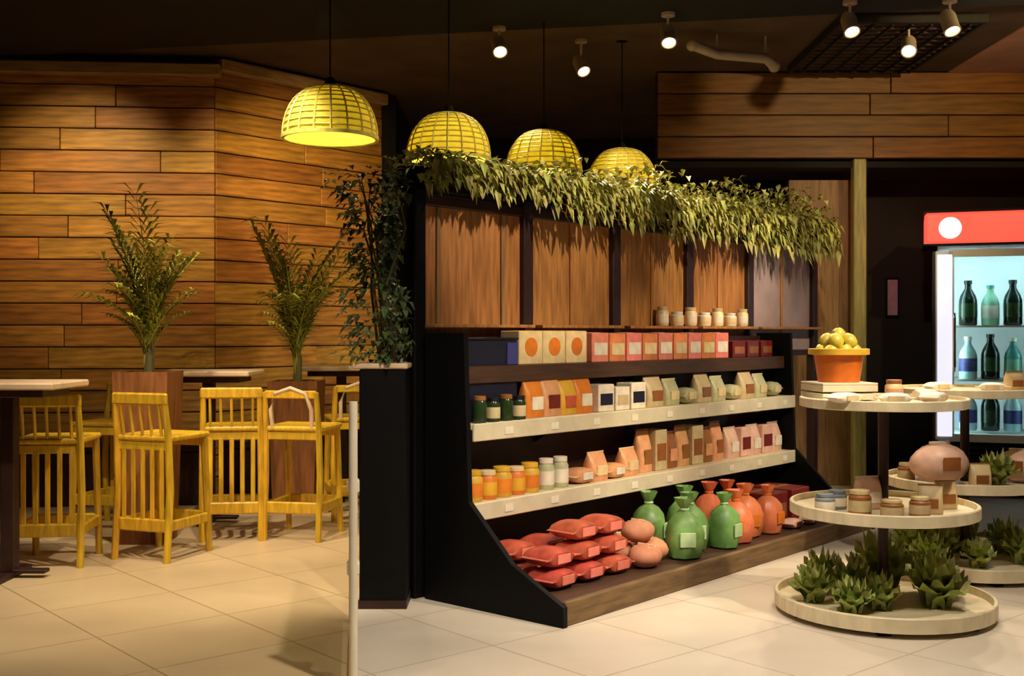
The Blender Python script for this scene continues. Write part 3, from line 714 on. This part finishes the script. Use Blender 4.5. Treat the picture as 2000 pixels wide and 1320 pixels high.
# ------------------------------------------------------------------ round tiered display stands
def stand():
    t = thing('display_stand', 'x', 'stand', group='round tiered display stands')
    def tray(name, r, z, lip, th=.03):
        o = MB().lathe([(0, z), (r - .012, z), (r - .012, z + lip), (r, z + lip), (r + .004, z + lip - .004), (r + .004, z - th), (r - .01, z - th - .004), (0, z - th - .004)], 48).build(name, M_cream, t, True)
        return o
    b = tray('base_tray', .49, .055, .035, .03)
    for k in range(6):
        a = PI / 3 * k + .2; MB().box((.42 * math.cos(a), .42 * math.sin(a), .0105), (.06, .06, .021), .004).build('foot', M_metal, b)
    tray('middle_tray', .42, .485, .028, .024); tray('top_tray', .375, .985, .016, .026)
    MB().tube([(0, 0, .05), (0, 0, .97)], .024, 14).build('pole', M_darkred, t, True)
    for z in (.44, .945): MB().lathe([(.024, 0), (.06, .012), (.06, .018), (.024, .018)], 16, (0, 0, z - .004)).build('collar', M_darkred, t, True)
    return t
SA, SB = Vector((1.73, 5.25, 0)), Vector((2.50, 6.22, 0))
s1 = stand(); s1.location = SA; s1['label'] = 'round three tier cream display stand with dark pole, nearest the viewer'
s2 = copy_tree(s1, SB, .3, 'round three tier cream display stand with dark pole, further back at right')
# leafy heads in the base trays
lm = []
for sd in range(3):
    q = random.Random(sd + 40); m = MB(); n = 5; vs = []
    for i in range(n + 1):
        u = i / n; wd = .07 * math.sin(PI * min(.97, u * .56 + .3)) ** .8; zz = .14 * math.sin(u * 1.5) ; rr = .02 + .13 * u ** 1.3
        for k in (-1, -.5, 0, .5, 1): vs.append((rr + q.uniform(-.004, .004), wd * k, zz + .02 * abs(k) * math.cos(k * 9 + i * 2) - .03 * (1 - abs(k)) * u))
    m.add(vs, [(i * 5 + k, i * 5 + k + 1, (i + 1) * 5 + k + 1, (i + 1) * 5 + k) for i in range(n) for k in range(4)])
    lm.append(m.mesh('leaf', M_leafl, True))
def head(loc, sc, label, seed):
    t = thing('leafy_green', label, 'lettuce', loc, seed * 1.3, 'leafy greens in the base trays'); q = random.Random(seed)
    MB().ell((0, 0, .03), (.03, .03, .032), 10, 6).build('heart', mat('pale lettuce heart', (176, 186, 110), .6), t, True)
    for k in range(18):
        o = link('leaf', lm[k % 3], t, (0, 0, .004 + .0015 * k), 2.4 * k)
        f = 1.08 - .034 * k; o.scale = (f, f, .75 + .045 * k)
    t.scale = (sc, sc, sc)
NH = ['front left rim', 'left rim', 'front of the pole', 'right of the pole', 'left of the pole', 'behind the pole', 'back right rim', 'back left rim']
for i, (a, r, s) in enumerate([(4.0, .34, .66), (3.25, .34, .7), (4.3, .19, .66), (5.7, .24, .95), (3.2, .16, .85), (1.3, .17, 1.15), (.45, .31, .85), (2.3, .33, .75)]):
    head(SA + Vector((r * math.cos(a), r * math.sin(a), .057)), s, f'leafy green head at the {NH[i]} in the nearer stand', i + 1)
for i, (a, r, s) in enumerate([(3.75, .32, .7), (3.0, .3, .8), (4.6, .24, .62), (5.75, .3, .85), (3.3, .14, .8), (1.3, .17, .9), (.45, .31, .8), (2.2, .33, .8)]):
    head(SB + Vector((r * math.cos(a), r * math.sin(a), .057)), s, f'leafy green head at the {NH[i]} in the further stand', i + 21)
# tub of yellow green fruit and cream goods on the top trays
rs = thing('riser_crate', 'low cream slatted crate under the orange tub', 'crate', SA + Vector((-.19, .06, .987)), .15)
for (x, y, w_, d_) in ((0, -.12, .27, .012), (0, .12, .27, .012), (-.129, 0, .012, .228), (.129, 0, .012, .228)):
    for z in (.018, .056): MB().box((x, y, z), (w_, d_, .03), .002).build('slat', M_price, rs)
MB().box((0, 0, .077), (.27, .252, .01), .002).build('crate_top', M_price, rs)
tubp = SA + Vector((-.19, .06, .987 + .082))
tub = thing('fruit_tub', 'orange tapered tub of yellow fruit on the nearer stand top', 'tub', tubp)
MB().lathe([(0, 0), (.095, 0), (.114, .13), (.124, .132), (.126, .143), (.112, .143), (.106, .13), (.09, .012), (0, .012)], 24).build('tub_body', C('burnt orange enamel', (206, 110, 24)), tub, True)
MB().lathe([(.127, .128), (.14, .13), (.14, .156), (.127, .158)], 24).build('rim_band', c_yel, tub, True)
fm = MB().ell((0, 0, 0), (.036, .036, .042), 12, 8).mesh('fruit', C('yellow green fruit skin', (196, 178, 58), rough=.4, objvar=.14), True); sm_ = MB().tube([(0, 0, .036), (.002, 0, .052)], .004, 6).mesh('stalk', M_stem)
k = 0
for (n, r, z) in ((7, .074, .14), (1, 0, .145), (5, .055, .19), (1, 0, .215)):
    for i in range(n):
        a = 2 * PI * i / n + z * 9; o = link('yellow_fruit', fm, None, tubp + Vector((r * math.cos(a), r * math.sin(a), z))); o.rotation_euler = (R.uniform(-.6, .6), R.uniform(-.6, .6), 0)
        link('stalk', sm_, o)
        ly = {.14: 'lower ring', .145: 'hidden middle', .19: 'upper ring', .215: 'very top'}[z]
        tag(o, f'yellow green fruit in the {ly} of the tub' + (f', {ORD[i]} from the right going round' if n > 1 else ''), 'fruit', 'yellow fruit heaped in the orange tub')
def on(base, items):
    for (p, dx, dy, z, rz, lab, grp, sc) in items: put(p, base + Vector((dx, dy, z)), rz, lab, grp, sc)
pkw = packet(.14, .1, .05, c_white, c_beige); pkb = pouch(.11, .07, .13, c_cream, c_brown); pbl = pouch(.13, .09, .15, c_blush, c_white); tin = jar(.045, .085, c_grey, c_grey, c_white); bw = jar(.05, .11, c_brown, c_cream, c_beige); swt = jar(.04, .1, c_cream, c_brown, c_peach)
TOPZ, MIDZ = .987, .487
on(SA, [(pkw, -.25, -.24, TOPZ, .5, 'white packet lying at the front left of the nearer stand top', 'cream goods on stand tops', None),
        (pkw, -.04, -.28, TOPZ, -.2, 'white packet lying at the front of the nearer stand top', 'cream goods on stand tops', None),
        (swt, .01, -.12, TOPZ, 0, 'cream jar with brown lid beside the orange tub', 'cream goods on stand tops', None),
        (pkw, .16, -.2, TOPZ, .9, 'white packet lying at the right of the nearer stand top', 'cream goods on stand tops', None),
        (pkw, .22, .06, TOPZ, 1.5, 'white packet lying at the back right of the nearer stand top', 'cream goods on stand tops', None),
        (tin, -.31, -.14, MIDZ, 0, 'blue grey tin at the left of the nearer middle tray', 'goods on middle trays', None),
        (tin, -.22, -.02, MIDZ, 0, 'blue grey tin behind the left one on the nearer middle tray', 'goods on middle trays', None),
        (bw, -.17, -.2, MIDZ, 0, 'brown jar left of the pole on the nearer middle tray', 'goods on middle trays', None),
        (pbl, -.08, -.02, MIDZ, .3, 'blush pouch just left of the pole on the nearer middle tray', 'goods on middle trays', None),
        (bw, -.05, -.27, MIDZ, 0, 'brown jar at the front of the nearer middle tray', 'goods on middle trays', (1, 1, .7)),
        (pkb, .16, -.16, MIDZ, -.3, 'cream pouch right of the pole on the nearer middle tray', 'goods on middle trays', None),
        (bw, .08, -.25, MIDZ, 0, 'brown jar right of the pole on the nearer middle tray', 'goods on middle trays', (.9, .9, .8)),
        (pkb, .28, -.02, MIDZ, .2, 'cream pouch at the right rim of the nearer middle tray', 'goods on middle trays', None)])
bl = thing('rice_bag', 'x', 'bag'); MB().ell((0, 0, .11), (.16, .12, .11), 18, 10, .05, 6).build('bag_body', c_blush, bl, True); MB().box((0, -.117, .12), (.1, .008, .07), .002).build('print_panel', c_brown, bl); MB().box((0, 0, .222), (.12, .02, .016), .004).build('top_seal', c_white, bl)
on(SB, [(bl, -.2, -.16, MIDZ, .2, 'plump blush pink bag at the left of the further middle tray', 'plump bags on middle trays', None),
        (bl, .26, -.08, MIDZ, -.6, 'plump blush pink bag at the right of the further middle tray', 'plump bags on middle trays', (.8, .8, .8)),
        (pkb, -.04, -.3, MIDZ, 0, 'cream pouch at the front of the further middle tray', 'goods on middle trays', None),
        (bw, -.33, -.02, MIDZ, 0, 'brown jar at the left rim of the further middle tray', 'goods on middle trays', (.9, .9, .9)),
        (pkw, -.2, -.14, TOPZ, .3, 'white packet lying at the left of the further stand top', 'cream goods on stand tops', None),
        (pkw, .06, -.22, TOPZ, -.4, 'white packet lying at the front of the further stand top', 'cream goods on stand tops', None),
        (pkb, .25, -.05, TOPZ, .2, 'cream pouch standing at the right of the further stand top', 'cream goods on stand tops', (1, 1, .8))])
head(SB + Vector((.07, -.24, MIDZ)), .75, 'pale leafy green head on the further middle tray', 51)

# ------------------------------------------------------------------ drinks cooler with lit red header
M_fwhite = mat('white cooler enamel', (232, 236, 238), .35, .05, 5); M_header = mat('lit red header', (210, 40, 34), .4, .1, 3, emis=(244, 74, 58), estr=1.15)
M_hdisc = mat('lit pink white roundel', (255, 220, 230), .4, 0, 1, emis=(255, 205, 222), estr=1.6); M_led = mat('cool led strip', (255, 255, 255), .5, 0, 1, emis=(214, 244, 255), estr=16)
FX, FY, FRZ = 3.36, 9.0, -.34
M_shell = mat('charcoal cooler shell', (30, 28, 32), .5, .2, 6)
fz = thing('drinks_cooler', 'tall white glass door drinks cooler with lit red header', 'cooler', (FX, FY, 0), FRZ)
W_, D_ = 1.08, .66
for x in (.02, W_ - .02):
    MB().box((x, D_ / 2, 1.0), (.04, D_, 1.9)).build('side_wall', M_shell, fz)
    MB().box((x + (.022 if x < .5 else -.022), D_ / 2, 1.2), (.004, D_ - .06, 1.46)).build('liner', M_fwhite, fz)
MB().box((W_ / 2, D_ - .02, 1.2), (W_ - .08, .04, 1.5)).build('back_wall', M_fwhite, fz)
MB().box((W_ / 2, D_ / 2, .47), (W_ - .08, D_ - .02, .06)).build('floor_panel', M_fwhite, fz)
lo_ = MB().box((W_ / 2, D_ / 2 + .01, .25), (W_ - .08, D_ - .04, .37)).build('machine_base', M_metal, fz)
lv = MB().box((0, 0, 0), (W_ - .16, .012, .02)).mesh('louvre', M_darkwall)
for i in range(7): link('louvre', lv, lo_, (W_ / 2, .02, .12 + .045 * i))
MB().box((W_ / 2, D_ / 2, 1.965), (W_ - .08, D_ - .02, .05)).build('roof_panel', M_fwhite, fz)
hd = MB().box((W_ / 2 - .03, .25, 2.13), (W_ + .06, .6, .25), .02).build('header', M_header, fz)
o = MB().lathe([(0, 0), (.085, 0), (.085, .006), (0, .006)], 28).build('roundel', M_hdisc, hd); o.rotation_euler = (PI / 2, 0, 0); o.location = (.13, -.051, 2.13)
MB().box((W_ / 2 - .03, .24, 2.262), (W_ + .08, .62, .016)).build('header_cap', M_metal, hd); MB().box((W_ / 2 - .03, .24, 1.998), (W_ + .08, .62, .016)).build('header_cap', M_metal, hd)
dr = MB().box((.09, -.02, 1.2), (.14, .03, 1.5), .006).box((W_ - .05, -.02, 1.2), (.08, .03, 1.5), .006).box((W_ / 2, -.02, 1.93), (W_ - .24, .03, .06)).box((W_ / 2, -.02, .47), (W_ - .24, .03, .06)).build('door_frame', M_fwhite, fz)
MB().box((W_ / 2 + .03, -.015, 1.2), (W_ - .26, .008, 1.4)).build('glass_pane', M_glass, dr)
MB().tube([(.16, -.05, 1.0), (.16, -.07, 1.03), (.16, -.07, 1.42), (.16, -.05, 1.45)], .012, 8).build('door_handle', M_steel, dr, True)
for x in (.062, W_ - .062): MB().box((x, .06, 1.2), (.03, .03, 1.36)).build('light_strip', M_led, fz)
MB().box((.09, -.038, 1.2), (.11, .01, 1.44), .003).build('door_trim_added_glow', mat('white door trim with added glow', (240, 240, 250), .4, 0, 1, emis=(226, 226, 248), estr=.75), dr)  # glow added to the left door frame strip so it reads bright white
MB().box((W_ / 2, .06, 1.93), (W_ - .2, .03, .014)).build('light_strip', M_led, fz)
SHZ = [.52, .93, 1.36]
for z in SHZ:
    if z > .6: MB().box((W_ / 2, .33, z - .008), (W_ - .09, .56, .014)).build('shelf', M_palemetal, fz)
def bottle(h, r, body, cap, lab):
    t = thing('bottle', 'x', 'bottle')
    MB().lathe([(0, 0), (r * .9, 0), (r, .01), (r, h * .55), (r * .85, h * .66), (r * .38, h * .82), (r * .36, h * .93), (0, h * .93)], 16).build('bottle_body', body, t, True)
    MB().lathe([(0, h * .92), (r * .44, h * .92), (r * .44, h), (0, h)], 12).build('cap', cap, t, True)
    MB().lathe([(r * 1.01, h * .18), (r * 1.02, h * .19), (r * 1.02, h * .48), (r * 1.01, h * .49)], 16).build('print_band', lab, t, True)
    return t
c_teal = C('teal plastic', (86, 170, 168), rough=.25); c_dark = C('very dark green glass', (14, 30, 22), rough=.15); c_ice = C('ice blue plastic', (190, 222, 226), rough=.25); c_min = C('mint film', (150, 206, 176), rough=.3)
B1, B2, B3, B4 = bottle(.36, .07, c_dark, c_black, c_dkgreen), bottle(.33, .066, c_teal, c_white, c_min), bottle(.34, .068, c_ice, c_white, c_blue), bottle(.32, .068, c_min, c_teal, c_white)
lay = {0: [B3, B1, B3, B4, B3], 1: [B3, B1, B2, B2, B2], 2: [B1, B4, B1, B1, B4]}
nm = {0: 'bottom', 1: 'middle', 2: 'top'}
FM = Matrix.Translation((FX, FY, 0)) @ Matrix.Rotation(FRZ, 4, 'Z')
cn = {B1.name: 'dark green', B2.name: 'teal', B3.name: 'ice blue', B4.name: 'mint green'}
for r_ in range(3):
    for i, b in enumerate(lay[r_]):
        put(b, FM @ Vector((.27 + i * .165, .15, SHZ[r_])), FRZ, f'{cn[b.name.split(".")[0] if b.name not in cn else b.name]} bottle, {ORD[i]} from the left on the {nm[r_]} cooler shelf', 'drinks in the cooler')
# small mauve notice on the dark recess wall
nt_ = thing('wall_notice', 'small mauve framed notice on the dark wall left of the cooler', 'notice', (3.44, 10.19, 1.62))
MB().box((0, 0, 0), (.12, .016, .36), .003).build('frame', M_metal, nt_); MB().box((0, -.009, 0), (.09, .004, .32)).build('sheet', C('mauve paper', (176, 136, 160)), nt_)
